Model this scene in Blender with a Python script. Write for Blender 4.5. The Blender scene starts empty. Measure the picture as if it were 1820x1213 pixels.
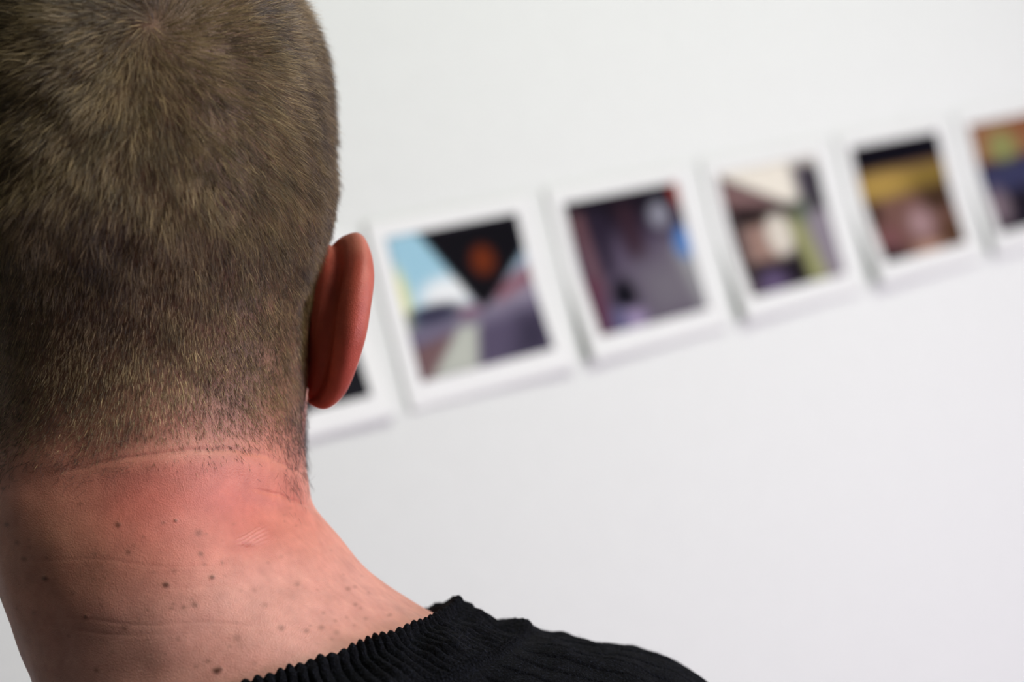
import bpy, math
import numpy as np
from mathutils import Matrix, Vector

rng = np.random.default_rng(7)
SC = bpy.context.scene
COL = SC.collection

# ------------------------------------------------------------------ camera
LENS = 70.0
ROLL = math.radians(14.0)
CAM = np.array([0.0, 0.0, 1.55])
F = LENS / 36.0 * 1820
R_ = np.array([math.cos(ROLL), 0, -math.sin(ROLL)])
U_ = np.array([math.sin(ROLL), 0, math.cos(ROLL)])
Y_ = np.array([0.0, 1.0, 0.0])
cd = bpy.data.cameras.new('camera')
cam = bpy.data.objects.new('camera', cd)
COL.objects.link(cam)
cd.lens = LENS; cd.sensor_width = 36.0; cd.clip_start = 0.05
m = Matrix.Identity(4)
for i in range(3):
    m[i][0] = R_[i]; m[i][1] = U_[i]; m[i][2] = -Y_[i]; m[i][3] = CAM[i]
cam.matrix_world = m
cd.dof.use_dof = True
cd.dof.focus_distance = 0.752
cd.dof.aperture_fstop = 4.9
cd.dof.aperture_blades = 0
SC.camera = cam

# ------------------------------------------------------------------ world, lights, exposure
SC.view_settings.view_transform = 'Standard'
SC.view_settings.look = 'None'
SC.view_settings.exposure = -0.10
SC.view_settings.gamma = 1.0
w = bpy.data.worlds.new('world'); SC.world = w; w.use_nodes = True
w.node_tree.nodes['Background'].inputs[0].default_value = (0.95, 0.86, 0.80, 1)
w.node_tree.nodes['Background'].inputs[1].default_value = 0.065


def area(name, loc, aim, sx, sy, power, color):
    l = bpy.data.lights.new(name, 'AREA'); l.shape = 'RECTANGLE'
    l.size = sx; l.size_y = sy; l.energy = power; l.color = color
    o = bpy.data.objects.new(name, l); COL.objects.link(o)
    o.location = loc
    o.rotation_euler = (Vector(aim) - Vector(loc)).to_track_quat('-Z', 'Y').to_euler()
    return o


area('key_light', (1.44, 0.12, 2.92), (0.0, 1.0, 1.5), 0.75, 0.75, 57, (0.98, 0.98, 0.88))
area('overhead_fill_light', (1.7, 0.25, 2.95), (1.0, 1.4, 0.6), 1.2, 0.8, 6, (0.74, 1.0, 0.88))  # added overhead fill lamp, gives the upper wall its green tint
area('low_fill_light', (2.15, 0.15, 0.90), (0.6, 2.0, 0.55), 1.0, 1.3, 57, (0.96, 0.83, 1.0))  # added fill lamp, not a window: brightens the lower wall in lavender


# ------------------------------------------------------------------ helpers
def mesh_obj(name, V, faces, mat=None, parent=None, smooth=True, cols=None, uv=None):
    """V (n,3); faces: list of int arrays (k,4) or (k,3)"""
    if not isinstance(faces, (list, tuple)):
        faces = [faces]
    me = bpy.data.meshes.new(name)
    V = np.ascontiguousarray(V, np.float32)
    loops = np.concatenate([f.reshape(-1) for f in faces]).astype(np.int32)
    tot = np.concatenate([np.full(len(f), f.shape[1]) for f in faces]).astype(np.int32)
    start = np.concatenate([[0], np.cumsum(tot)[:-1]]).astype(np.int32)
    me.vertices.add(len(V)); me.vertices.foreach_set('co', V.reshape(-1))
    me.loops.add(len(loops)); me.loops.foreach_set('vertex_index', loops)
    me.polygons.add(len(tot)); me.polygons.foreach_set('loop_start', start)
    try:
        me.polygons.foreach_set('loop_total', tot)
    except Exception:
        pass
    me.update(calc_edges=True)
    me.validate()
    if smooth:
        me.polygons.foreach_set('use_smooth', np.ones(len(me.polygons), bool))
    if cols is not None:
        a = me.color_attributes.new('tone', 'FLOAT_COLOR', 'POINT')
        c4 = np.ones((len(V), 4), np.float32); c4[:, :3] = cols
        a.data.foreach_set('color', c4.reshape(-1))
    if uv is not None:
        l = me.uv_layers.new(name='UVMap')
        l.data.foreach_set('uv', uv[loops].astype(np.float32).reshape(-1))
    o = bpy.data.objects.new(name, me); COL.objects.link(o)
    if mat: me.materials.append(mat)
    if parent: o.parent = parent
    return o


def grid_faces(nr, nc, closed=True, off=0, flip=False):
    i = np.arange(nr - 1)[:, None]; j = np.arange(nc if closed else nc - 1)[None, :]
    j2 = (j + 1) % nc
    f = np.stack([i * nc + j, i * nc + j2, (i + 1) * nc + j2, (i + 1) * nc + j], -1).reshape(-1, 4) + off
    return f[:, ::-1].copy() if flip else f


def hermite(tab, s):
    """Catmull-style interpolation with limited tangents, tab (n,k), s in [0,n-1]"""
    tab = np.asarray(tab, float); n = len(tab)
    d = np.diff(tab, axis=0)
    t = np.zeros_like(tab)
    t[0] = d[0]; t[-1] = d[-1]
    a, b = d[:-1], d[1:]
    mm = 0.5 * (a + b)
    lim = 3 * np.minimum(abs(a), abs(b))
    mm = np.clip(mm, -lim, lim)
    mm[a * b <= 0] = 0
    t[1:-1] = mm
    i = np.clip(np.floor(s).astype(int), 0, n - 2); x = (s - i)[:, None]
    p0, p1, m0, m1 = tab[i], tab[i + 1], t[i], t[i + 1]
    return ((2*x**3 - 3*x**2 + 1)*p0 + (x**3 - 2*x**2 + x)*m0 + (-2*x**3 + 3*x**2)*p1 + (x**3 - x**2)*m1)


def sm(a, b, x):
    t = np.clip((x - a) / (b - a), 0, 1)
    return t * t * (3 - 2 * t)


def noise3(P, freq, seed, n=14):
    r = np.random.default_rng(seed)
    k = r.normal(size=(n, 3)); k *= freq * 2 * math.pi / np.linalg.norm(k, axis=1)[:, None] * r.uniform(.6, 1.5, n)[:, None]
    ph = r.uniform(0, 6.28, n)
    return np.sin(P @ k.T + ph).sum(1) / math.sqrt(n / 2)


D0 = 0.80            # distance of the figure's mid plane


def cam_pt(px, py, z):
    px = np.asarray(px, float); py = np.asarray(py, float)
    z = np.asarray(z, float)
    return CAM + (z[..., None] * (Y_ + ((px - 910) / F)[..., None] * R_ + ((606.5 - py) / F)[..., None] * U_))


def project(P):
    Q = P - CAM
    z = Q @ Y_
    return 910 + F * (Q @ R_) / z, 606.5 - F * (Q @ U_) / z


def loft(tab, s, theta, shape=None):
    """rows: Lx,Ly,Rx,Ry, yc, back, front, exponent (mm for depths)"""
    T = hermite(tab, s)
    L = cam_pt(T[:, 0], T[:, 1], D0 + 0 * T[:, 4]); Rr = cam_pt(T[:, 2], T[:, 3], D0 + 0 * T[:, 4])
    C = (L + Rr) / 2; A = (Rr - L) / 2
    yc = T[:, 4] / 1000
    c, sn = np.cos(theta), np.sin(theta)
    e = (2.0 / T[:, 7])[:, None]
    cx = np.sign(c)[None] * np.abs(c)[None] ** e
    sx = np.sign(sn)[None] * np.abs(sn)[None] ** e
    dep = np.where(sn[None] < 0, T[:, 5][:, None], T[:, 6][:, None]) / 1000 * sx
    P = C[:, None, :] + A[:, None, :] * cx[..., None] + (dep + yc[:, None])[..., None] * Y_
    return P


def normals(P, closed=True):
    du = np.roll(P, -1, 1) - np.roll(P, 1, 1)
    dv = np.gradient(P, axis=0)
    n = np.cross(du, dv)
    return n / (np.linalg.norm(n, axis=-1, keepdims=True) + 1e-12)


def tube(path, rad, nc=16, squash=None, up=(0, 1, 0), rows=None):
    """loft of circles along a smooth path; returns V, faces (capped)"""
    path = np.asarray(path, float); rad = np.asarray(rad, float)
    n = len(path); rows = rows or 8 * n
    s = np.linspace(0, n - 1, rows)
    Q = hermite(np.column_stack([path, rad]), s); p = Q[:, :3]; r = Q[:, 3]
    t = np.gradient(p, axis=0); t /= np.linalg.norm(t, axis=1)[:, None]
    a = np.cross(t, np.asarray(up, float)); a /= np.linalg.norm(a, axis=1)[:, None]
    b = np.cross(a, t)
    th = np.linspace(0, 2*math.pi, nc, endpoint=False)
    sq = 1.0 if squash is None else squash
    V = p[:, None] + r[:, None, None] * (a[:, None] * np.cos(th)[None, :, None] + sq * b[:, None] * np.sin(th)[None, :, None])
    # rounded ends
    head = [p[0] + (V[0] - p[0]) * k - t[0] * r[0] * h for k, h in ((.05, .5), (.5, .42), (.85, .22))]
    tail = [p[-1] + (V[-1] - p[-1]) * k + t[-1] * r[-1] * h for k, h in ((.85, .25), (.5, .46), (.05, .55))]
    V = np.concatenate([np.array(head), V, np.array(tail)])
    return V.reshape(-1, 3), grid_faces(len(V), nc)


def join(parts):
    Vs, Fs, off = [], [], 0
    for V, Fc in parts:
        Vs.append(V); Fs.append(Fc + off); off += len(V)
    return np.concatenate(Vs), Fs


# ------------------------------------------------------------------ materials
def new_mat(name):
    mt = bpy.data.materials.new(name); mt.use_nodes = True
    nt = mt.node_tree
    return mt, nt, nt.nodes['Principled BSDF']


def add_noise(nt, scale, detail=3, coord='Object'):
    tc = nt.nodes.new('ShaderNodeTexCoord'); n = nt.nodes.new('ShaderNodeTexNoise')
    n.inputs['Scale'].default_value = scale; n.inputs['Detail'].default_value = detail
    nt.links.new(tc.outputs[coord], n.inputs['Vector'])
    return n


def ramp(nt, fac, stops):
    r = nt.nodes.new('ShaderNodeValToRGB')
    while len(r.color_ramp.elements) < len(stops): r.color_ramp.elements.new(0.5)
    for e, (p, c) in zip(r.color_ramp.elements, stops):
        e.position = p; e.color = (*c, 1)
    nt.links.new(fac, r.inputs[0])
    return r


def bump(nt, b, height, strength, dist, prev=None):
    bp = nt.nodes.new('ShaderNodeBump')
    bp.inputs['Strength'].default_value = strength; bp.inputs['Distance'].default_value = dist
    nt.links.new(height, bp.inputs['Height'])
    if prev: nt.links.new(prev.outputs[0], bp.inputs['Normal'])
    nt.links.new(bp.outputs[0], b.inputs['Normal'])
    return bp


def simple(name, col, rough=.6, nscale=30, var=.08, bstr=.1, bdist=.001):
    mt, nt, b = new_mat(name)
    n = add_noise(nt, nscale)
    r = ramp(nt, n.outputs['Fac'], [(.3, tuple(c*(1-var) for c in col)), (.7, tuple(min(1, c*(1+var)) for c in col))])
    nt.links.new(r.outputs[0], b.inputs['Base Color'])
    b.inputs['Roughness'].default_value = rough
    bump(nt, b, n.outputs['Fac'], bstr, bdist)
    return mt


M_wall = simple('white_wall_paint', (.66, .705, .67), .75, 60, .010, .05, .0006)
M_floor = simple('grey_floor', (.42, .39, .40), .5, 6, .1)
M_ceil = simple('ceiling_paint', (.80, .80, .80), .8, 60, .02)
M_paper = simple('white_print_paper', (.685, .725, .69), .5, 40, .01)
M_back = simple('trousers_cloth', (.03, .035, .05), .9, 400, .3)
M_shoe = simple('shoe_leather', (.02, .016, .014), .4, 80, .2)
M_eye = simple('eye_white', (.8, .78, .75), .15, 30, .03)
M_iris = simple('eye_iris', (.08, .13, .18), .2, 200, .3)
M_base = simple('baseboard_paint', (.75, .75, .74), .5, 30, .02)


def attr_color(nt, name='tone'):
    a = nt.nodes.new('ShaderNodeAttribute'); a.attribute_name = name
    return a


M_pic, nt, b = new_mat('printed_picture')
nt.links.new(attr_color(nt).outputs['Color'], b.inputs['Base Color']); b.inputs['Roughness'].default_value = .5; b.inputs['Specular IOR Level'].default_value = .06

M_skin, nt, b = new_mat('skin')
at = attr_color(nt)
n1 = add_noise(nt, 900, 2); n2 = add_noise(nt, 220, 4)
mx = nt.nodes.new('ShaderNodeMix'); mx.data_type = 'RGBA'; mx.blend_type = 'MULTIPLY'
mx.inputs[0].default_value = 1.0
rr = ramp(nt, n2.outputs['Fac'], [(.3, (.90, .86, .86)), (.7, (1.0, 1.0, 1.0))])
nt.links.new(at.outputs['Color'], mx.inputs[6]); nt.links.new(rr.outputs[0], mx.inputs[7])
nt.links.new(mx.outputs[2], b.inputs['Base Color'])
b.inputs['Roughness'].default_value = .48
b.inputs['Specular IOR Level'].default_value = .42
b.inputs['Subsurface Weight'].default_value = .22
b.inputs['Subsurface Radius'].default_value = (1.0, .32, .16)
b.inputs['Subsurface Scale'].default_value = .004
tc = nt.nodes.new('ShaderNodeTexCoord'); vo = nt.nodes.new('ShaderNodeTexVoronoi')
vo.inputs['Scale'].default_value = 2100
nt.links.new(tc.outputs['Object'], vo.inputs['Vector'])
b1 = bump(nt, b, vo.outputs['Distance'], .38, .0003)
b2 = bump(nt, b, n1.outputs['Fac'], .30, .0003, b1)

M_hair, nt, b = new_mat('short_brown_hair')
nt.links.new(attr_color(nt).outputs['Color'], b.inputs['Base Color'])
b.inputs['Roughness'].default_value = .30
b.inputs['Specular IOR Level'].default_value = .7
b.inputs['Anisotropic'].default_value = .3

M_knit, nt, b = new_mat('black_knit_wool')
n1 = add_noise(nt, 1000, 5); n2 = add_noise(nt, 2200, 2)
r = ramp(nt, n1.outputs['Fac'], [(.35, (.0008, .0011, .0020)), (.56, (.0030, .0042, .0075)), (.70, (.016, .019, .030))])
nt.links.new(r.outputs[0], b.inputs['Base Color'])
b.inputs['Roughness'].default_value = .9
b.inputs['Specular IOR Level'].default_value = .15
b.inputs['Sheen Weight'].default_value = .01
b.inputs['Sheen Roughness'].default_value = .5
uvn = nt.nodes.new('ShaderNodeUVMap')
wv = nt.nodes.new('ShaderNodeTexWave'); wv.wave_type = 'BANDS'; wv.bands_direction = 'DIAGONAL'
wv.inputs['Scale'].default_value = .55; wv.inputs['Distortion'].default_value = 4
nt.links.new(uvn.outputs[0], wv.inputs['Vector'])
b1 = bump(nt, b, wv.outputs['Fac'], .5, .0012)
b2 = bump(nt, b, n2.outputs['Fac'], .9, .0012, b1)
b3 = bump(nt, b, n1.outputs['Fac'], .9, .002, b2)

# ------------------------------------------------------------------ the room
AL = math.radians(50)
WD = np.array([math.sin(AL), math.cos(AL), 0])          # along the wall, to the right
WN = np.array([math.cos(AL), -math.sin(AL), 0])         # out of the wall
UP = np.array([0, 0, 1.0])
P0 = cam_pt(833, 520, 1.5)                              # centre of the second print, on the wall


def wall_pt(a, h, o=0.0):
    """a along wall, h height relative to the row's centre line, o off the wall"""
    a = np.asarray(a, float); h = np.asarray(h, float); o = np.asarray(o, float)
    return P0 + a[..., None] * WD + h[..., None] * UP + o[..., None] * WN


def box_on_wall(name, a0, a1, z0, z1, o0, o1, mat):
    V = []
    for o in (o0, o1):
        for a, z in ((a0, z0), (a1, z0), (a1, z1), (a0, z1)):
            p = P0 + a * WD + o * WN; V.append((p[0], p[1], z))
    Fc = np.array([[0, 1, 2, 3], [7, 6, 5, 4], [0, 4, 5, 1], [1, 5, 6, 2], [2, 6, 7, 3], [3, 7, 4, 0]])
    o = mesh_obj(name, np.array(V), Fc, mat, smooth=False); o['kind'] = 'structure'
    return o


box_on_wall('wall_back', -2.2, 3.2, 0, 3.0, -.12, 0, M_wall)
box_on_wall('baseboard_back', -2.2, 3.2, 0, .09, 0, .014, M_base)
box_on_wall('floor', -2.2, 3.2, -.1, 0, 3.6, -.12, M_floor)
box_on_wall('ceiling', -2.2, 3.2, 3.0, 3.1, 3.6, -.12, M_ceil)

# ------------------------------------------------------------------ prints on the wall
PX, PY = 90, 74


def paint(layers, base, W=.127, H=.104):
    u, v = np.meshgrid(np.linspace(0, 1, PX), np.linspace(0, 1, PY))    # v downward
    c = np.ones((PY, PX, 3)) * np.array(base)
    for L in layers:
        kind, col = L[0], np.array(L[1])
        if kind == 'poly':
            pts, soft = np.array(L[2], float), L[3]
            inside = np.ones_like(u) * 9.0
            area_ = sum(pts[i][0]*pts[(i+1) % len(pts)][1] - pts[(i+1) % len(pts)][0]*pts[i][1] for i in range(len(pts)))
            sg = 1 if area_ > 0 else -1
            for i in range(len(pts)):
                a, b_ = pts[i], pts[(i+1) % len(pts)]
                e = b_ - a; l = np.hypot(*e)
                inside = np.minimum(inside, sg * (e[0]*(v-a[1]) - e[1]*(u-a[0])) / l)
            m_ = sm(-soft, soft, inside)
        else:
            (cx, cy, rx, ry), soft = L[2], L[3]
            d = np.sqrt(((u-cx)/rx)**2 + ((v-cy)/ry)**2)
            m_ = 1 - sm(1-soft, 1+soft, d)
        c = c * (1-m_[..., None]) + col * m_[..., None]
    return (c.reshape(-1, 3) ** 1.15) * .88


def make_print(a, label, layers, base, w=.163, curl=.007, seed=0, side=0.0, cl=.007, cr=.002):
    nu, nv = 40, 40
    top, bot = .066, -.076

    def off(u, v):   # u 0..1 left-right, v 0..1 downward
        r_ = np.random.default_rng(seed).uniform(-1, 1, 3)
        return .0012 + .001*(1-sm(0, .55, v)) + (cl*(1-u) + cr*u) * sm(.40, 1.05, v) \
            + .0015 * (abs(u-.5)*2)**2 * sm(.4, 1, v) + side*(u-.5)*v
    u, v = np.meshgrid(np.linspace(0, 1, nu), np.linspace(0, 1, nv))
    A = a + (u-.5)*w; Hh = top + (bot-top)*v
    f_ = wall_pt(A, Hh, off(u, v) + .0006).reshape(-1, 3)
    b_ = wall_pt(A, Hh, off(u, v)).reshape(-1, 3)
    V = np.concatenate([f_, b_]); n = nu*nv
    Fc = [grid_faces(nv, nu, False), grid_faces(nv, nu, False, n, True)]
    rim = [j for j in range(nu)] + [i*nu + nu-1 for i in range(1, nv)] + [(nv-1)*nu + j for j in range(nu-2, -1, -1)] + [i*nu for i in range(nv-2, 0, -1)]
    rim = np.array(rim); r2 = np.roll(rim, -1)
    Fc.append(np.stack([rim, rim+n, r2+n, r2], -1))
    root = P0 + a*WD + top*UP
    pr = mesh_obj('photo_print', V - root, Fc, M_paper)
    pr.location = root
    pr['label'] = label; pr['category'] = 'photo print'; pr['group'] = 'row of square photo prints on the wall'
    uu, vv = np.meshgrid(np.linspace(0, 1, PX), np.linspace(0, 1, PY))
    A = a - .0015 + (uu-.5)*.129; Hh = .052 - .109*vv
    U2 = (A-a)/w + .5; V2 = (Hh-top)/(bot-top)
    P = wall_pt(A, Hh, off(U2, V2) + .0009).reshape(-1, 3)
    mesh_obj('picture', P - root, grid_faces(PY, PX, False), M_pic, pr, cols=paint(layers, base))
    return pr


PITCH = .1785
make_print(-PITCH, 'leftmost photo print in the row, mostly hidden behind the ear, only its lower corner showing', [
    ('poly', (.30, .32, .36), [(0, 0), (1, 0), (1, .3), (0, .3)], .1)], (.012, .013, .018), seed=1, cl=.002, cr=.006)
make_print(0, 'photo print beside the ear with pale blue sky, black wedge and grey road', [
    ('poly', (.36, .60, .69), [(0, 0), (.3, 0), (.62, .5), (.62, .62), (0, .62)], .03),
    ('ellipse', (.72, .75, .40), (.0, .42, .07, .2), .5),
    ('ellipse', (.80, .86, .84), (.34, .47, .2, .13), .5),
    ('poly', (.30, .28, .34), [(.5, .4), (1, .25), (1, .75), (.5, .75)], .05),
    ('poly', (.36, .50, .58), [(.7, .36), (1, .22), (1, .36), (.8, .45)], .04),
    ('poly', (.26, .10, .12), [(.70, .5), (1, .38), (1, .48), (.70, .58)], .06),
    ('poly', (.004, .004, .007), [(.22, 0), (1, 0), (1, .26), (.68, .55), (.58, .62), (.5, .5)], .025),
    ('ellipse', (.16, .035, .008), (.66, .28, .09, .10), .45),
    ('ellipse', (.05, .05, .09), (.22, .57, .22, .07), .4),
    ('ellipse', (.26, .13, .17), (.47, .62, .09, .05), .5),
    ('poly', (.115, .10, .155), [(0, .68), (1, .64), (1, 1), (0, 1)], .05),
    ('poly', (.20, .185, .25), [(0, .66), (1, .60), (1, .68), (0, .76)], .05),
    ('poly', (.20, .13, .13), [(0, .78), (.33, .72), (.12, 1), (0, 1)], .03),
    ('poly', (.50, .54, .47), [(.36, .70), (.5, .70), (.42, 1.0), (.08, 1.0)], .04),
    ('poly', (.05, .045, .075), [(.82, .72), (1, .72), (1, 1), (.7, 1)], .12),
], (.13, .12, .17), seed=2, cl=-.001, cr=.0065)
make_print(PITCH, 'photo print with a dark purple interior and a bright blue patch at its right edge', [
    ('poly', (.12, .10, .145), [(0, .35), (1, .35), (1, 1), (0, 1)], .15),
    ('poly', (.008, .006, .012), [(0, 0), (1, 0), (1, .14), (0, .2)], .1),
    ('poly', (.16, .09, .10), [(.02, .1), (.13, .1), (.17, .7), (.08, .7)], .04),
    ('poly', (.03, .022, .04), [(.16, .1), (.3, .1), (.3, .55), (.2, .6)], .05),
    ('poly', (.05, .025, .035), [(.42, .1), (.55, .1), (.6, .5), (.45, .5)], .08),
    ('poly', (.19, .18, .205), [(.45, .62), (1, .42), (1, 1), (.5, 1)], .2),
    ('poly', (.35, .37, .36), [(.85, .5), (1, .5), (1, 1), (.95, 1)], .08),
    ('poly', (.13, .05, .08), [(0, .55), (.12, .6), (.14, 1), (0, 1)], .05),
    ('ellipse', (.27, .28, .32), (.78, .22, .09, .10), .45),
    ('ellipse', (.10, .24, .50), (.94, .46, .08, .12), .4),
    ('ellipse', (.30, .06, .04), (.98, .06, .06, .13), .5),
    ('ellipse', (.004, .005, .01), (.31, .76, .10, .14), .5),
    ('ellipse', (.34, .29, .42), (.30, .94, .14, .09), .5),
    ('ellipse', (.13, .13, .22), (.2, .93, .08, .1), .5),
], (.03, .022, .04), seed=3)
make_print(2*PITCH, 'photo print of a brown slanting roof with a pale spot and yellow-green patch', [
    ('poly', (.78, .77, .66), [(0, 0), (1, 0), (1, .34), (.62, .34), (0, .02)], .03),
    ('poly', (.16, .10, .10), [(0, .03), (.62, .36), (.62, .5), (0, .34)], .03),
    ('poly', (.24, .16, .15), [(0, .1), (.5, .30), (.5, .36), (0, .22)], .03),
    ('poly', (.012, .009, .009), [(0, .3), (.6, .34), (.66, .52), (.1, .44)], .04),
    ('poly', (.33, .23, .19), [(.12, .46), (.45, .44), (.42, .78), (.1, .75)], .05),
    ('ellipse', (.66, .64, .55), (.46, .57, .13, .17), .3),
    ('poly', (.28, .26, .29), [(.7, .4), (1, .44), (1, 1), (.78, 1)], .05),
    ('poly', (.33, .35, .17), [(.58, .45), (.72, .45), (.82, 1), (.62, 1)], .05),
    ('poly', (.10, .09, .11), [(.72, .04), (.98, .04), (1, .42), (.74, .42)], .06),
    ('poly', (.008, .008, .012), [(.88, .1), (1, .1), (1, .48), (.92, .4)], .03),
    ('poly', (.13, .17, .12), [(.68, .34), (.82, .34), (.78, .5), (.66, .5)], .06),
    ('poly', (.02, .016, .022), [(.06, .76), (.62, .76), (.64, 1), (.1, 1)], .05),
    ('ellipse', (.14, .11, .19), (.26, .93, .15, .1), .5),
], (.10, .08, .08), seed=4, cl=.008, cr=.001)
make_print(3*PITCH, 'photo print with a black top, mustard yellow band and brownish blur below', [
    ('poly', (.006, .006, .012), [(0, 0), (1, 0), (1, .22), (0, .22)], .02),
    ('poly', (.24, .175, .045), [(0, .25), (1, .25), (1, .47), (0, .47)], .05),
    ('ellipse', (.42, .30, .09), (.25, .36, .3, .1), .7),
    ('poly', (.06, .035, .02), [(.6, .46), (1, .44), (1, .66), (.7, .66)], .08),
    ('poly', (.05, .025, .02), [(0, .5), (.14, .5), (.14, .68), (0, .68)], .05),
    ('ellipse', (.38, .27, .27), (.55, .74, .13, .12), .7),
    ('ellipse', (.20, .10, .10), (.15, .82, .15, .12), .6),
    ('ellipse', (.035, .02, .025), (.1, .98, .2, .09), .5),
    ('ellipse', (.10, .055, .03), (.9, .88, .16, .14), .6),
    ('ellipse', (.42, .28, .2), (.55, .97, .16, .06), .6),
], (.19, .11, .09), seed=5, cl=.010, cr=.003)
make_print(4*PITCH, 'photo print with an orange brown top and green spot, cut by the picture edge', [
    ('poly', (.30, .16, .085), [(0, 0), (1, 0), (1, .33), (0, .36)], .05),
    ('ellipse', (.27, .30, .12), (.36, .25, .17, .13), .6),
    ('ellipse', (.26, .12, .06), (.7, .1, .2, .12), .6),
    ('poly', (.055, .06, .12), [(0, .4), (1, .36), (1, .62), (0, .66)], .06),
    ('ellipse', (.22, .18, .2), (.12, .76, .13, .16), .5),
], (.022, .018, .028), seed=6)

# ------------------------------------------------------------------ the person: body
CXH = 262
person_root = CAM * 0


def hs(y, hw, yc, bk, fr, e, cx=CXH):
    return (cx - hw, y, cx + hw, y, yc, bk, fr, e)


HW = [(-196, 2, 0, 2, 2, 2.0), (-192, 62, 2, 22, 24, 2.0), (-175, 126, 2, 44, 46, 2.02), (-145, 178, 2, 58, 64, 2.05),
      (-95, 222, 2, 72, 78, 2.1), (-50, 234, 1, 79, 86, 2.12), (0, 256, 0, 84, 92, 2.15), (50, 282, 0, 89, 96, 2.2),
      (130, 307, 0, 93, 98, 2.2), (200, 316, 0, 95, 98, 2.2), (300, 321, 0, 96, 96, 2.2), (350, 322, 0, 95.5, 95, 2.2),
      (400, 318, 0, 94, 94, 2.2), (450, 312, 0, 87.5, 94, 2.2), (500, 304, 0, 77.5, 95, 2.2), (560, 295, 0, 70, 95, 2.2),
      (640, 285, 0, 66, 94, 2.2), (700, 280, 0, 65, 92, 2.2)]
TAB = [hs(*t) for t in HW]
TAB += [(-24, 765, 540, 758, 0, 66, 90, 2.15),
        (-33, 830, 542, 812, 0, 67, 86, 2.1),
        (-30, 888, 546, 860, 0, 69, 76, 2.05),
        (-8, 955, 553, 900, -1, 71, 58, 2.05),
        (14, 1025, 592, 948, -3, 72, 50, 2.05),
        (34, 1080, 640, 1000, -5, 73, 50, 2.05),
        (58, 1145, 712, 1052, -7, 75, 54, 2.05),
        (80, 1212, 800, 1104, -8, 79, 60, 2.1),
        (82, 1285, 900, 1142, -8, 84, 68, 2.1),
        (30, 1372, 1010, 1180, -8, 90, 78, 2.15),
        (-120, 1500, 1120, 1222, -8, 96, 88, 2.2),
        (-330, 1660, 1215, 1285, -8, 101, 96, 2.3),
        (-520, 1860, 1250, 1420, -5, 104, 100, 2.4),
        (-520, 2100, 1230, 1660, 0, 104, 104, 2.5),
        (-330, 2320, 1100, 1960, 0, 98, 100, 2.4),
        (-80, 2900, 1160, 2620, 0, 84, 88, 2.3),
        (20, 3600, 1340, 3270, 0, 88, 90, 2.3)]
TAB = np.array(TAB)
NT = len(TAB)
iN = 18           # first neck row index

# angular sampling, denser at the back
nback, nfront = 640, 200
th = np.concatenate([np.linspace(-math.pi - .25, .25, nback, endpoint=False),
                     np.linspace(.25, math.pi - .25, nfront, endpoint=False)])
nc = len(th)
ss = np.concatenate([np.linspace(0, 2, 26, endpoint=False), np.linspace(2, 17, 210, endpoint=False),
                     np.linspace(17, 26.5, 330, endpoint=False), np.linspace(26.5, NT - 1, 60)])
BP = loft(TAB, ss, th)
# smooth the rows a little to take the knots out of the table
ker = np.array([1, 4, 6, 4, 1]) / 16
for _ in range(14):
    Q = BP.copy()
    BP[2:-2] = sum(k * Q[i:len(Q) - 4 + i] for i, k in enumerate(ker))
BN = normals(BP)
if ((BN[100, nback//2] @ Y_) > 0): BN = -BN
S_ = ss[:, None] + 0 * th[None]
TH = 0 * ss[:, None] + th[None]
back = sm(.15, -.35, np.sin(TH))
px, py = project(BP.reshape(-1, 3)); px = px.reshape(BP.shape[:2]); py = py.reshape(BP.shape[:2])
vis = (np.sin(TH) < .35)

disp = np.zeros_like(px)
# nape fold: skin roll under a crease
xs = np.array([-60, 60, 210, 330, 420, 480, 530, 560, 620]); ys = np.array([880, 850, 817, 801, 800, 812, 838, 868, 930])
yf = np.interp(px, xs, ys); dd = py - yf
str1 = sm(40, 260, px) * sm(585, 500, px) * back
disp += str1 * .7 * (-.0008 * np.exp(-(dd/5.0)**2) + .0016 * np.exp(-((dd-22)/24.0)**2) - .0006*np.exp(-((dd+26)/22.0)**2))
xs2 = np.array([300, 440, 500, 540, 565, 600]); ys2 = np.array([846, 868, 880, 900, 915, 960])
d2 = py - np.interp(px, xs2, ys2)
str2 = sm(430, 490, px) * sm(600, 560, px) * back
disp += str2 * 1.1 * (-.0005 * np.exp(-(d2/3.5)**2) + .0005 * np.exp(-((d2-12)/10.0)**2))
for k, (x0, y0, sl, ln, am) in enumerate([(240, 1002, .05, 200, .00018), (330, 1110, .02, 240, .00022), (500, 985, -.12, 120, .00025),
                                          (120, 1120, .08, 150, .0002), (560, 1010, .25, 90, .00018), (420, 1040, -.03, 150, .00015)]):
    d3 = py - (y0 + sl*(px-x0) + 4*np.sin(px/37.0 + k))
    disp -= .5 * am * np.exp(-(d3/3.5)**2) * np.exp(-((px-x0)/ln)**4) * back
# scar: small fan of raised ridges
sx_, sy_ = px-447, py-957
ca, sa = math.cos(-.25), math.sin(-.25)
su, sv = sx_*ca - (-sy_)*sa*-1*-1, sy_*ca - sx_*sa
scar = np.exp(-(sx_/27.0)**4 - (sv/(9 + 0.16*np.clip(sx_+25, 0, 60)))**4) * back
ridge = np.abs(np.sin((sy_ + .55*sx_) * .42 + .5*np.sin(sx_*.13)))
disp += scar * (.0008 * ridge - .0002) - .00045*np.exp(-((sx_+8)/16.0)**2 - ((sy_-11 - .1*sx_)/3.0)**2)*back
# gentle muscle/skull irregularity, C7 bump, mid-nape hollow
Pf = BP.reshape(-1, 3)
disp += (.0008 * noise3(Pf, 14, 3) + .00015 * noise3(Pf, 45, 4)).reshape(px.shape) * sm(0, 2.5, S_)
# face
FX = (BP @ R_) - ((cam_pt(CXH, 400, D0)) @ R_)
FZ = 606.5 - (BP - CAM) @ U_ / D0 * F              # height as image row at the mid plane
fm = np.clip(np.sin(TH), 0, 1) ** 3


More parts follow.
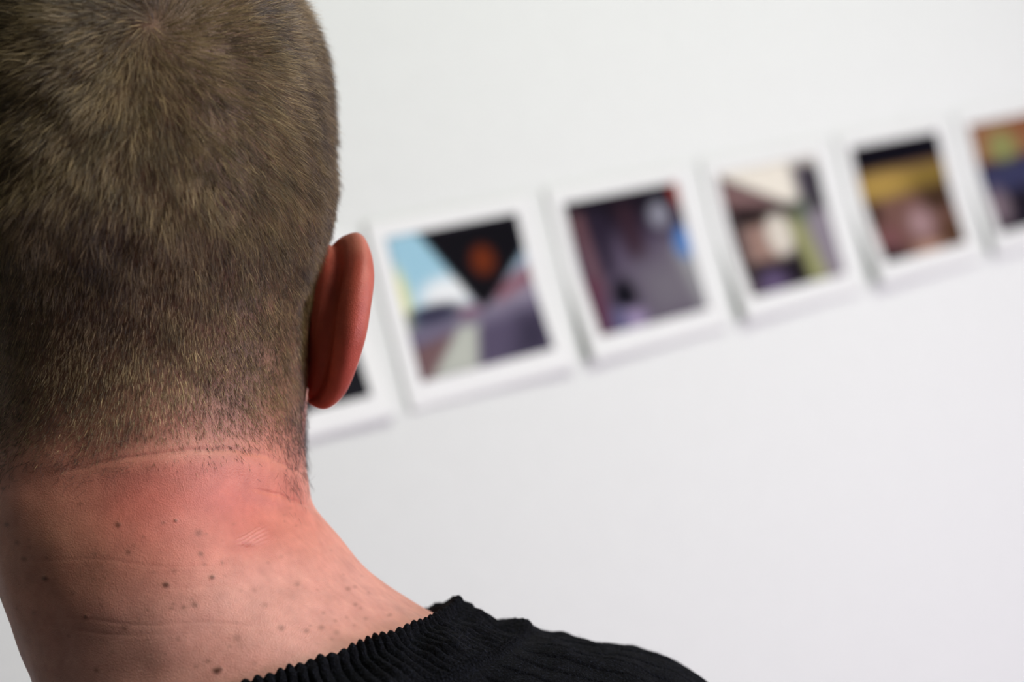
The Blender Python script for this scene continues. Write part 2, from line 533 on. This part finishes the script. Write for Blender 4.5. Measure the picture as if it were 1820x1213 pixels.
def g(x0, sx, y0, sy, amp):
    return amp * np.exp(-((np.abs(FX)-x0)/sx)**2 - ((FZ-y0)/sy)**2) * fm


face = g(0, .009, 590, 45, .011) + g(0, .012, 640, 26, .012) + g(.012, .007, 655, 18, .006)
face += g(.0, .045, 452, 22, .004) - g(.032, .014, 500, 28, .011) - g(0, .05, 690, 10, .002)
face += g(0, .022, 722, 12, .0045) - g(0, .024, 739, 4, .003) + g(0, .020, 756, 12, .005) - g(0, .03, 785, 12, .003)
face += g(0, .022, 838, 30, .008) + g(.042, .016, 590, 40, .004)
disp += face
BP = BP + BN * disp[..., None]

# ---- colours
lin = lambda r, g_, b_: np.array([r, g_, b_])
colr = np.ones(px.shape + (3,)) * lin(.66, .285, .205)
Pf = BP.reshape(-1, 3)
px, py = project(Pf); px = px.reshape(TH.shape); py = py.reshape(TH.shape)
blot = noise3(Pf, 22, 5).reshape(px.shape); blot2 = noise3(Pf, 70, 6).reshape(px.shape); blot3 = noise3(Pf, 260, 8).reshape(px.shape)


def mix(c, col, w_):
    w_ = np.clip(w_, 0, 1)[..., None]
    return c * (1-w_) + np.asarray(col) * w_


red = np.exp(-((px-330)/240.0)**2 - ((py-905)/100.0)**2) * back
colr = mix(colr, (.54, .135, .10), red * (.85 + .12*blot))
colr = mix(colr, (.64, .345, .29), .55*sm(960, 1100, py + .25*(px-400))*back)
colr = mix(colr, (.40, .25, .13), .28*np.exp(-((px-120)/120.0)**2 - ((py-960)/110.0)**2)*back)
colr *= (1 + .035*blot2 + .015*blot3)[..., None]
moles = [(211, 933, 5.5, .75), (312, 926, 3.5, .8), (353, 948, 7, .45), (296, 1040, 6, .95), (377, 1027, 5, .85), (81, 1028, 6, .8),
         (386, 1193, 6.5, 1.1), (393, 1190, 4, .8), (228, 982, 5, .55), (357, 985, 5, .55), (346, 1076, 6, .6), (327, 1080, 4, .5),
         (153, 1096, 4.5, .8), (221, 1117, 6.5, .5), (421, 1135, 7, .4), (500, 1117, 6, .5), (545, 1122, 5.5, .5), (571, 1116, 5.5, .45),
         (598, 1125, 6, .35), (619, 1047, 5, .45), (471, 1076, 6, .3), (171, 1192, 5, .55), (143, 896, 4, .5), (12, 933, 5, .6),
         (43, 994, 6, .5), (316, 1137, 5, .35), (370, 1176, 4.5, .5), (528, 1037, 6, .25), (632, 1075, 4, .4), (5, 869, 4, .6),
         (30, 965, 5, .4), (170, 985, 3, .5), (290, 930, 4, .4), (167, 1030, 4, .3), (310, 1016, 5, .3), (575, 1090, 4, .3),
         (348, 1185, 4, .35), (255, 955, 3, .4), (395, 1001, 3, .45), (452, 1050, 4, .2), (60, 1090, 5, .3), (408, 1150, 4, .35),
         (590, 1137, 3, .3), (650, 1100, 4, .3), (690, 1095, 3, .3), (200, 1160, 4, .3), (262, 1085, 3, .4), (452, 1180, 4, .3)]
rr_ = np.random.default_rng(3)
for _ in range(70):
    moles.append((rr_.uniform(-10, 720), rr_.uniform(900, 1210), rr_.uniform(2, 4.5), rr_.uniform(.12, .35)))
bsel = back > .05
for mx_, my_, mr, ms in moles:
    w_ = np.exp(-(((px-mx_)**2 + ((py-my_)*1.15)**2) / (mr*mr))**1.3) * bsel
    colr = mix(colr, (.13, .050, .030), w_*ms)
    disp_m = w_ * (.00025 if ms > .7 else 0)
    BP = BP + BN * disp_m[..., None]
colr = mix(colr, (.50, .13, .10), .55*np.exp(-(sx_/36.0)**4 - (sv/20.0)**2)*back)
colr = mix(colr, (.76, .36, .29), scar * (.12 + .48*ridge))
colr = mix(colr, (.42, .12, .09), .7*np.exp(-((sx_+8)/17.0)**2 - ((sy_-12)/4.0)**2)*back)


# hair zone: FZ-based heights (image rows at mid plane) and front/back
def hairline(px_, py_, FX_, FZ_, TH_, nz):
    """1 = full hair, 0 = none"""
    s_ = np.sin(TH_)
    nape = sm(848, 700, py_ + 7*nz + 16*sm(150, 480, px_) - 30*sm(300, 0, px_))
    side = sm(60, 560, px_) * 0
    front = sm(-40, -75, FZ_ + 8*nz) * (s_ > .45)
    temple = sm(.52, .38, s_)
    side_low = np.where(s_ > .02, sm(560, 520, FZ_ + 10*nz), 1)
    around = np.where((s_ > -.12) & (s_ <= .5), sm(455, 425, FZ_ + 8*nz + 260*sm(.35, .1, np.abs(s_ - .3) + .1)*0), 1)
    h = nape * np.where(s_ > .45, np.maximum(front, temple * sm(.6, .45, s_)), 1) * side_low
    # bare skin behind and around the ears
    ear = np.where(np.abs(FX_) > .045, sm(.055, -.12, s_) + sm(430, 400, FZ_), 1)
    return np.clip(h, 0, 1) * np.clip(ear, 0, 1)


HZ = hairline(px, py, FX, FZ, TH, blot)
HZ[S_ > iN + 6] = 0
HT = np.clip(HZ, 0, 1) ** .6
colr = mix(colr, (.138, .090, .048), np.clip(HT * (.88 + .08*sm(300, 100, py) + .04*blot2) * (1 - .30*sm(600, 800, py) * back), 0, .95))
stub = np.exp(-((px-527)/32.0)**2 - ((py-790)/75.0)**2) * back
colr = mix(colr, (.16, .09, .06), .30*stub)
colr = mix(colr, (.55, .18, .15), g(0, .024, 739, 22, 1.0))                                   # lips
colr = mix(colr, (.13, .08, .05), 1.0*g(.030, .016, 462, 8, 1.0))                              # brows

parts = [(BP.reshape(-1, 3), grid_faces(len(ss), nc))]
cols = [np.clip(colr.reshape(-1, 3), 0, 1)]

# ---- ears (shell rolled over at the helix)
AT = np.array([(574, 438, 9), (560, 490, 8), (552, 560, 8), (548, 625, 8), (545, 675, 8), (546, 706, 8)], float)
RM = np.array([(594, 432, 14), (612, 419, 10), (634, 416, 4), (651, 442, -5), (657, 485, -13), (651, 535, -18), (643, 590, -19), (631, 640, -15),
               (613, 690, -8), (594, 716, -2), (572, 727, 2), (555, 722, 5), (546, 714, 8)], float)
SEC = np.array([(-.12, .04), (.06, .07), (.18, .12), (.30, .13), (.40, .07), (.48, .015), (.56, .02), (.66, .10), (.80, .165), (.92, .16), (1.02, .09),
                (1.04, -.02), (1.0, -.12), (.92, -.155), (.84, -.10), (.77, -.05), (.68, -.08), (.58, -.14), (.48, -.12), (.36, -.02),
                (.22, .03), (.08, -.02), (-.12, -.05)])


def ear(mirror=False):
    nu = 90
    u = np.linspace(0, 1, nu)
    A = hermite(AT, u*(len(AT)-1)); Rm = hermite(RM, u*(len(RM)-1))
    for _ in range(4):
        Rm[1:-1] = (Rm[:-2] + 2*Rm[1:-1] + Rm[2:]) / 4
    a = cam_pt(A[:, 0], A[:, 1], D0 + 0*u) + (A[:, 2]/1000)[:, None]*Y_
    r = cam_pt(Rm[:, 0], Rm[:, 1], D0 + 0*u) + (Rm[:, 2]/1000)[:, None]*Y_
    k = 64
    sec = hermite(np.vstack([SEC, SEC[:1]]), np.linspace(0, len(SEC), k, endpoint=False))
    d = r - a
    L = np.linalg.norm(d, axis=1)
    tu = np.gradient((a+r)/2, axis=0); tu /= np.linalg.norm(tu, axis=1)[:, None]
    n = np.cross(d, tu); n /= np.linalg.norm(n, axis=1)[:, None]
    n[(n @ Y_) > 0] *= -1
    thick = .30 + .70*np.sin(math.pi*np.clip(u, 0.02, .98))**.7
    sc = np.maximum(L, .016)[:, None] * thick[:, None]
    P = a[:, None] + d[:, None]*sec[None, :, 0, None] + n[:, None]*(sec[None, :, 1]*sc)[..., None]
    c0, c1 = P[0].mean(0), P[-1].mean(0)
    P = np.concatenate([[c0 + (P[0]-c0)*q for q in (.02, .5, .85)], P, [c1 + (P[-1]-c1)*q for q in (.85, .5, .02)]])
    if mirror:
        mid = cam_pt(CXH, 500, D0)
        P = P - 2*((P-mid) @ R_)[..., None]*R_
    return P.reshape(-1, 3), grid_faces(len(P), k, flip=mirror)


for mir in (False, True):
    V, Fc = ear(mir); parts.append((V, Fc))
    e_px, e_py = project(V)
    ec = np.ones((len(V), 3)) * lin(.42, .085, .055)  # red of light shining through the ear, put into its base colour
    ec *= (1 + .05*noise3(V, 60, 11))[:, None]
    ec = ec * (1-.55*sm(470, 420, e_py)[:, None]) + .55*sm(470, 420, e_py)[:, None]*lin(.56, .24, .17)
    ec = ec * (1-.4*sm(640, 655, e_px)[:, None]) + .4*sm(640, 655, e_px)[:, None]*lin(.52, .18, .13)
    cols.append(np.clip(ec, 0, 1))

# ---- frame of the standing body (world)
hipC = (cam_pt(20, 3600, D0) + cam_pt(1340, 3270, D0)) / 2
FACE = np.array([0, 1.0, 0])
RIGHT = np.array([1.0, 0, 0])


def arm(side):
    if side > 0:
        sh = cam_pt(1165, 1430, D0)
    else:
        sh = cam_pt(-440, 1835, D0)
    el = sh + side*.055*RIGHT + np.array([0, -.02, -.29])
    wr = el + side*-.005*RIGHT + np.array([0, .06, -.25])
    return sh, el, wr


skincol = lin(.66, .285, .205)
for sd in (1, -1):
    sh, el, wr = arm(sd)
    segs = [tube([sh + np.array([0, 0, -.03]), (sh+el)/2, el, (el+wr)/2, wr], [.040, .040, .035, .036, .027], 20)]
    palm = wr + np.array([0, .015, -.05])
    segs.append(tube([wr, wr + np.array([0, .004, -.02]), palm, wr + np.array([0, .02, -.09])], [.027, .029, .040, .038], 20, squash=1.0))
    # flatten the palm sideways (thin along x)
    V, Fc = segs[-1]; V[:, 0] = wr[0] + (V[:, 0]-wr[0])*.45 + 0*V[:, 0]; segs[-1] = (V, Fc)
    kn = wr + np.array([0, .02, -.09])
    for q, (fy, ln) in enumerate([(.032, .075), (.011, .085), (-.010, .079), (-.030, .062)]):
        b0 = kn + np.array([0, fy, .006])
        j1 = b0 + np.array([-sd*.004, .003, -ln*.48]); j2 = j1 + np.array([-sd*.014, .002, -ln*.30]); j3 = j2 + np.array([-sd*.015, 0, -ln*.20])
        segs.append(tube([b0, j1, j2, j3], [.0098, .0092, .0082, .0070], 12))
    t0 = wr + np.array([-sd*.004, .030, -.030])
    segs.append(tube([t0, t0 + np.array([-sd*.008, .024, -.026]), t0 + np.array([-sd*.014, .034, -.056]), t0 + np.array([-sd*.018, .034, -.078])],
                     [.014, .012, .0105, .0085], 12))
    for V, Fc in segs:
        parts.append((V, Fc)); cols.append(np.ones((len(V), 3))*skincol)

# person root
feetC = np.array([hipC[0], hipC[1], 0.0])
person = bpy.data.objects.new('person', None); COL.objects.link(person)
person.location = feetC
person['label'] = 'person seen from behind with short cropped brown hair, reddened neck and black ribbed sweater'
person['category'] = 'person'


def add_part(name, V, Fc, mat, **k):
    return mesh_obj(name, V - feetC, Fc, mat, person, **k)


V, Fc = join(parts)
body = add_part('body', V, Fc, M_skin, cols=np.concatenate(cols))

# eyes
for sd in (1, -1):
    i = int(np.argmin(np.abs(ss - 14))); j = int(np.argmin(np.abs(th - (math.pi/2 - sd*.50))))
    c = BP[i, j] - BN[i, j]*.006
    p = np.array([np.cos(np.linspace(0, math.pi, 18)), np.sin(np.linspace(0, math.pi, 18))]).T
    a = np.linspace(0, 2*math.pi, 24, endpoint=False)

    def cap(r0, lo):
        t = np.linspace(0.001, lo, 16)
        P = np.stack([np.sin(t)[:, None]*np.cos(a), np.cos(t)[:, None] + 0*a[None], np.sin(t)[:, None]*np.sin(a)], -1)*r0
        return (P + c).reshape(-1, 3), grid_faces(16, 24)
    V, Fc = cap(.0118, math.pi-.01); eb = add_part('eye', V, Fc, M_eye)
    V, Fc = cap(.0121, .45); ir = mesh_obj('iris', V - feetC, Fc, M_iris, eb)

# ------------------------------------------------------------------ hair
Bf = BP
e1 = np.linalg.norm(np.diff(Bf[:-1], axis=1, append=Bf[:-1, :1]), axis=-1)
e2 = np.linalg.norm(np.diff(Bf, axis=0), axis=-1)
areaq = e1 * e2
zone = HZ[:-1].copy()
sback = np.sin(TH[:-1])
inframe = sm(-160, -20, px[:-1]) * sm(-190, -20, py[:-1]) * sm(.6, .2, sback)
wgt = areaq * zone * (.42 + .58*inframe)
Nh = 140000
cdf = np.cumsum(wgt.reshape(-1)); cdf /= cdf[-1]


def sample(wq, n, r):
    cdf = np.cumsum(wq.reshape(-1)); cdf /= cdf[-1]
    idx = np.searchsorted(cdf, r.uniform(0, 1, n))
    i, j = np.unravel_index(np.minimum(idx, wq.size-1), wq.shape)
    a_, b_ = r.uniform(0, 1, n)[:, None], r.uniform(0, 1, n)[:, None]
    j2 = (j+1) % nc
    P = (Bf[i, j]*(1-a_) + Bf[i, j2]*a_)*(1-b_) + (Bf[i+1, j]*(1-a_) + Bf[i+1, j2]*a_)*b_
    return P, BN[i, j], TH[i, j], FZ[i, j]


def strands(P, N, Dir, length, lift, curve, rad, nseg, r, wob=0.0):
    """tapered three sided strands; P,N,Dir (n,3)"""
    n = len(P)
    T = Dir - (Dir*N).sum(1)[:, None]*N
    T /= np.linalg.norm(T, axis=1)[:, None] + 1e-9
    B = np.cross(N, T)
    t = np.linspace(0, 1, nseg+1)
    ang = lift[:, None] - curve[:, None]*t[None]
    step = length[:, None]/nseg
    cN = np.cumsum(np.sin(ang), 1)*step; cT = np.cumsum(np.cos(ang), 1)*step
    cN = np.concatenate([0*cN[:, :1], cN[:, :-1]], 1); cT = np.concatenate([0*cT[:, :1], cT[:, :-1]], 1)
    side = (r.normal(size=n)*wob)[:, None]*length[:, None]*t[None]**2
    C = P[:, None] + N[:, None]*(cN[..., None]-.0002) + T[:, None]*cT[..., None] + B[:, None]*side[..., None]
    rr = rad[:, None]*np.array([1.0, .95, .75, .22, .1])[np.linspace(0, 3, nseg+1).astype(int)][None]
    a = np.array([0, 2.094, 4.189])
    V = C[:, :, None] + rr[:, :, None, None]*(B[:, None, None]*np.cos(a)[None, None, :, None] + N[:, None, None]*np.sin(a)[None, None, :, None])
    V = V.reshape(-1, 3)
    base = (np.arange(n)*(nseg+1)*3)[:, None, None, None]
    ii = (np.arange(nseg)*3)[None, :, None]
    jj = np.arange(3)[None, None, :]; j2 = (jj+1) % 3
    f = np.stack([ii+jj, ii+j2, ii+3+j2, ii+3+jj], -1)
    f = (f + base).reshape(-1, 4)
    return V, f


P, N, T0, Z0 = sample(wgt, Nh, rng)
qx, qy = project(P)
whorl = cam_pt(272, 45, D0 - .088)
rad_ = P - whorl
dist = np.linalg.norm(rad_, axis=1)
rad_ /= dist[:, None] + 1e-6
swirl = np.cross(N, rad_)
down = -U_
flow = rad_*1.0 + swirl*.55*np.exp(-dist/.025)[:, None] + down*(.15 + 1.3*sm(.05, .16, dist))[:, None]
# top of the head: forward
fwd = sm(.0, .05, (P - whorl) @ U_) * (T0 > -10)
flow = flow*(1-fwd[:, None]) + fwd[:, None]*(Y_*1.0 + .3*rad_)
# nape: hair turns outwards to the sides
na = sm(620, 800, qy)
flow += (R_*((qx-230)/260)[:, None]*.9) * na[:, None]
nA = noise3(P, 45, 21); nB = noise3(P, 45, 22); nC = noise3(P, 110, 23)
flow = flow + .07*nA[:, None]*swirl + .08*nC[:, None]*R_
flow += rng.normal(size=P.shape)*.20
length = np.interp(qy, [-200, 100, 330, 430, 520, 600, 720, 820], [.0095, .0085, .0082, .0072, .0050, .0038, .0033, .0027])
sidefac = 1 - .35*sm(480, 600, qx)*sm(250, 420, qy)
length *= sidefac * rng.uniform(.65, 1.15, len(P)) * (1 + .08*nB)
lift = np.radians(np.interp(qy, [-200, 150, 450, 600, 800], [46, 42, 34, 30, 28])) + rng.normal(size=len(P))*.14 + .05*nB
curve = np.interp(qy, [300, 600], [.45, .22]) + rng.normal(size=len(P))*.12
hr = rng.uniform(.040, .080, len(P))*1e-3
Vh, Fh = strands(P, N, flow, length, lift, curve, hr, 3, rng, .12)
base = np.array([.136, .094, .043]); light = np.array([.58, .44, .22]); dark = np.array([.020, .012, .005])
tn = np.clip(.5 + .30*rng.normal(size=len(P)) + .10*noise3(P, 60, 31) + .06*noise3(P, 18, 32), 0, 1)
hc = np.where(tn[:, None] < .5, dark + (base-dark)*(tn*2)[:, None], base + (light-base)*((tn-.5)*1.3)[:, None])
blond = rng.uniform(size=len(P)) < .05
hc[blond] = light*rng.uniform(.9, 1.5, blond.sum())[:, None]
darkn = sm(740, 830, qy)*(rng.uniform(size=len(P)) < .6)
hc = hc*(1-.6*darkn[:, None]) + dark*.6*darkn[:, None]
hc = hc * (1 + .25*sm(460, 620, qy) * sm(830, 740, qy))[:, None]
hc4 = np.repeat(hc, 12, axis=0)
# stray curly dark hairs low on the neck behind the ear, plus loose ones along the nape
wst = areaq * (np.exp(-((px-520)/26.0)**2 - ((py-770)/58.0)**2) + .35*np.exp(-((px-528)/15.0)**2 - ((py-850)/45.0)**2)
               + .35*np.exp(-((px-60)/120.0)**2 - ((py-815)/30.0)**2) + .04*np.exp(-((px-300)/200.0)**2 - ((py-790)/25.0)**2))[:-1] * (sback < .35)
P2, N2, T2, Z2 = sample(wst, 1500, rng)
q2x, q2y = project(P2)
fl2 = down + R_*np.where(q2x > 300, .5, -1.4)[:, None] + rng.normal(size=P2.shape)*.55
Vs, Fs = strands(P2, N2, fl2, rng.uniform(.0025, .0080, 1500), rng.uniform(.1, .6, 1500), rng.uniform(.1, .8, 1500),
                 np.full(1500, 4.8e-5), 5, rng, .45)
cs = np.repeat(np.ones((1500, 3))*np.array([.03, .018, .012]), 18, axis=0)
Vall = np.concatenate([Vh, Vs]); Fall = [Fh, Fs + len(Vh)]
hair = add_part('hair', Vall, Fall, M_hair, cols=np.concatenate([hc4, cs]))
hair['label'] = 'closely cropped light brown hair fading towards the nape'
hair['kind'] = 'stuff'

# ------------------------------------------------------------------ sweater
# rows: Lx,Ly,Rx,Ry,yc,back,front,exp
SW = np.array([
    (48, 1322, 806, 1078, -2, 84, 74, 2.1),       # inside, low
    (46, 1312, 808, 1068, -2, 85, 75, 2.1),
    (44, 1308, 814, 1064, -2, 87, 77, 2.1),       # rim
    (38, 1316, 824, 1074, -2, 89, 79, 2.1),
    (18, 1336, 843, 1090, -2, 91, 81, 2.1),
    (-20, 1368, 880, 1103, -3, 94, 85, 2.1),
    (-62, 1402, 925, 1107, -4, 97, 88, 2.12),     # collar seam
    (-110, 1440, 968, 1124, -4, 99, 91, 2.15),
    (-190, 1505, 1040, 1141, -4, 102, 95, 2.2),
    (-300, 1590, 1130, 1160, -4, 105, 99, 2.25),
    (-420, 1690, 1205, 1183, -4, 108, 103, 2.3),
    (-540, 1815, 1262, 1222, -4, 110, 106, 2.35),
    (-610, 1960, 1310, 1300, -3, 112, 108, 2.4),
    (-600, 2120, 1320, 1450, 0, 112, 110, 2.5),
    (-510, 2270, 1280, 1700, 0, 112, 112, 2.5),
    (-380, 2450, 1230, 2060, 0, 110, 112, 2.45),
    (-210, 2800, 1230, 2520, 0, 102, 106, 2.4),
    (-100, 3200, 1330, 2880, 0, 100, 104, 2.4),
    (-30, 3700, 1420, 3340, 0, 104, 106, 2.4),
])
tb = np.linspace(-math.pi-.1, .55, 1250, endpoint=False); tf = np.linspace(.55, math.pi-.1, 260, endpoint=False)
ths = np.concatenate([tb, tf])
sv_ = np.concatenate([np.linspace(0, 2, 14, endpoint=False), np.linspace(2, 12, 250, endpoint=False), np.linspace(12, 18, 50)])
WP = loft(SW, sv_, ths)
for _ in range(2):
    Q = WP.copy(); WP[2:-2] = sum(k * Q[i:len(Q) - 4 + i] for i, k in enumerate(ker))
WN_ = normals(WP)
if (WN_[150, 600] @ Y_) > 0: WN_ = -WN_
Sv = sv_[:, None] + 0*ths[None]; Tv = 0*sv_[:, None] + ths[None]
Wf = WP.reshape(-1, 3)
nz = noise3(Wf, 30, 41).reshape(Sv.shape); nz2 = noise3(Wf, 90, 42).reshape(Sv.shape)
sagup = 0
# collar ribs
NR = 138
ph = Tv*NR + .9*nz + .35*(Sv-2)
ribc = 1 - np.abs(np.sin(ph/2))**1.0 * 2
ribc = np.abs(np.sin(ph/2))**.7
am = .00115 * (1 + .25*nz2) * sm(1.0, 2.2, Sv) * sm(6.25, 5.6, Sv)
d = am*(ribc-.5)*1.6
# seam of small chain stitches
seam = np.exp(-((Sv-6.15)/.28)**2)
d += seam*(.0007 + .0005*np.sin(Tv*330)*np.sin((Sv-6.15)*16))
d -= .0005*np.exp(-((Sv-6.55)/.13)**2)
# broad body ribs with narrow grooves
gr = np.abs(np.sin((Tv*60 + .22*nz)/2))
bodyw = sm(6.6, 7.2, Sv)
d += bodyw*(-.0014*np.exp(-(gr/.20)**2))
d += bodyw*.00022*np.sin(Sv*85 + 1.5*np.sin(Tv*240))*np.sin(Tv*240)
d += .0009*nz*sm(2.0, 3.5, Sv) + .0002*nz2
# slack folds in the collar
d += .0012*np.sin((Sv-3)*1.9 + Tv*3)*sm(2.3, 3.5, Sv)*sm(7, 5, Sv)
WP = WP + WN_*d[..., None]
# rim sits higher on the nape, scallops with the ribs
WP += U_*((.0048*np.clip(-np.sin(Tv), 0, 1)**1.5*sm(7, 4, Sv) - .010*np.clip(np.sin(Tv), 0, 1)*sm(9, 4, Sv)))[..., None]
WP += U_*((.0009*(ribc-.5))*np.exp(-((Sv-2)/.6)**2))[..., None]
V1, F1 = WP.reshape(-1, 3), grid_faces(len(sv_), len(ths))
uv1 = np.stack([Tv*120, Sv*40], -1).reshape(-1, 2)
pw = [(V1, F1)]; uvs = [uv1]
for sd in (1, -1):
    sh, el, wr = arm(sd)
    a0 = sh + np.array([-sd*.03, 0, .0])
    V, Fc = tube([a0, sh + np.array([sd*.01, 0, -.06]), (sh+el)/2, el, (el+wr)/2, wr + np.array([0, 0, .0])],
                 [.058, .062, .058, .050, .048, .037], 48, rows=80)
    pw.append((V, Fc)); uvs.append(V[:, [0, 2]]*400)
# closed hem
V, Fl = join(pw)
sweater = add_part('sweater', V, Fl, M_knit, uv=np.concatenate(uvs))
sweater['label'] = 'black ribbed knit sweater with a wide ribbed collar'
# wool fuzz along the surface
wq = (np.linalg.norm(np.diff(WP[:-1], axis=1, append=WP[:-1, :1]), axis=-1)*np.linalg.norm(np.diff(WP, axis=0), axis=-1))
wq = wq*((Sv[:-1] > 2) & (Sv[:-1] < 12.5) & (np.sin(Tv[:-1]) < .6))
idx = np.searchsorted(np.cumsum(wq.reshape(-1))/wq.sum(), rng.uniform(0, 1, 34000))
i, j = np.unravel_index(np.minimum(idx, wq.size-1), wq.shape)
Pq, Nq = WP[i, j], WN_[i, j]
Vq, Fq = strands(Pq, Nq, rng.normal(size=Pq.shape), rng.uniform(.0008, .0030, len(Pq)), rng.uniform(.1, 1.2, len(Pq)),
                 rng.uniform(0, 1.8, len(Pq)), np.full(len(Pq), 1.6e-5), 4, rng, .5)
M_fuzz = simple('wool_fuzz', (.045, .05, .07), .9, 50, .2)
fz = mesh_obj('wool_fuzz', Vq - feetC, Fq, M_fuzz, sweater); fz['kind'] = 'stuff'

# ------------------------------------------------------------------ trousers and shoes
seg = []
for sd in (1, -1):
    hp = np.array([hipC[0] + sd*.085, hipC[1], hipC[2]+.02])
    kn = np.array([hipC[0] + sd*.10, hipC[1] + .01, .48]); an = np.array([hipC[0] + sd*.11, hipC[1] - .01, .08])
    seg.append(tube([hp + [0, 0, .03], hp + [0, 0, -.08], (hp+kn)/2, kn, (kn+an)/2, an], [.070, .080, .078, .064, .060, .055], 40, rows=70))
seg.append(tube([hipC + [0, 0, .03], hipC + [0, 0, -.03], hipC + [0, 0, -.10]], [.12, .13, .11], 48, squash=.62))
V, Fl = join(seg)
add_part('trousers', V, Fl, M_back)
for sd in (1, -1):
    a0 = np.array([hipC[0] + sd*.11, hipC[1] - .01, 0])
    V, Fc = tube([a0 + [0, -.055, .045], a0 + [0, 0, .05], a0 + [sd*.006, .09, .038], a0 + [sd*.014, .165, .028]], [.042, .045, .043, .034], 28, up=(0, 0, 1), rows=40)
    V[:, 2] = np.maximum(V[:, 2], 0.0)
    add_part('shoe', V, Fc, M_shoe)
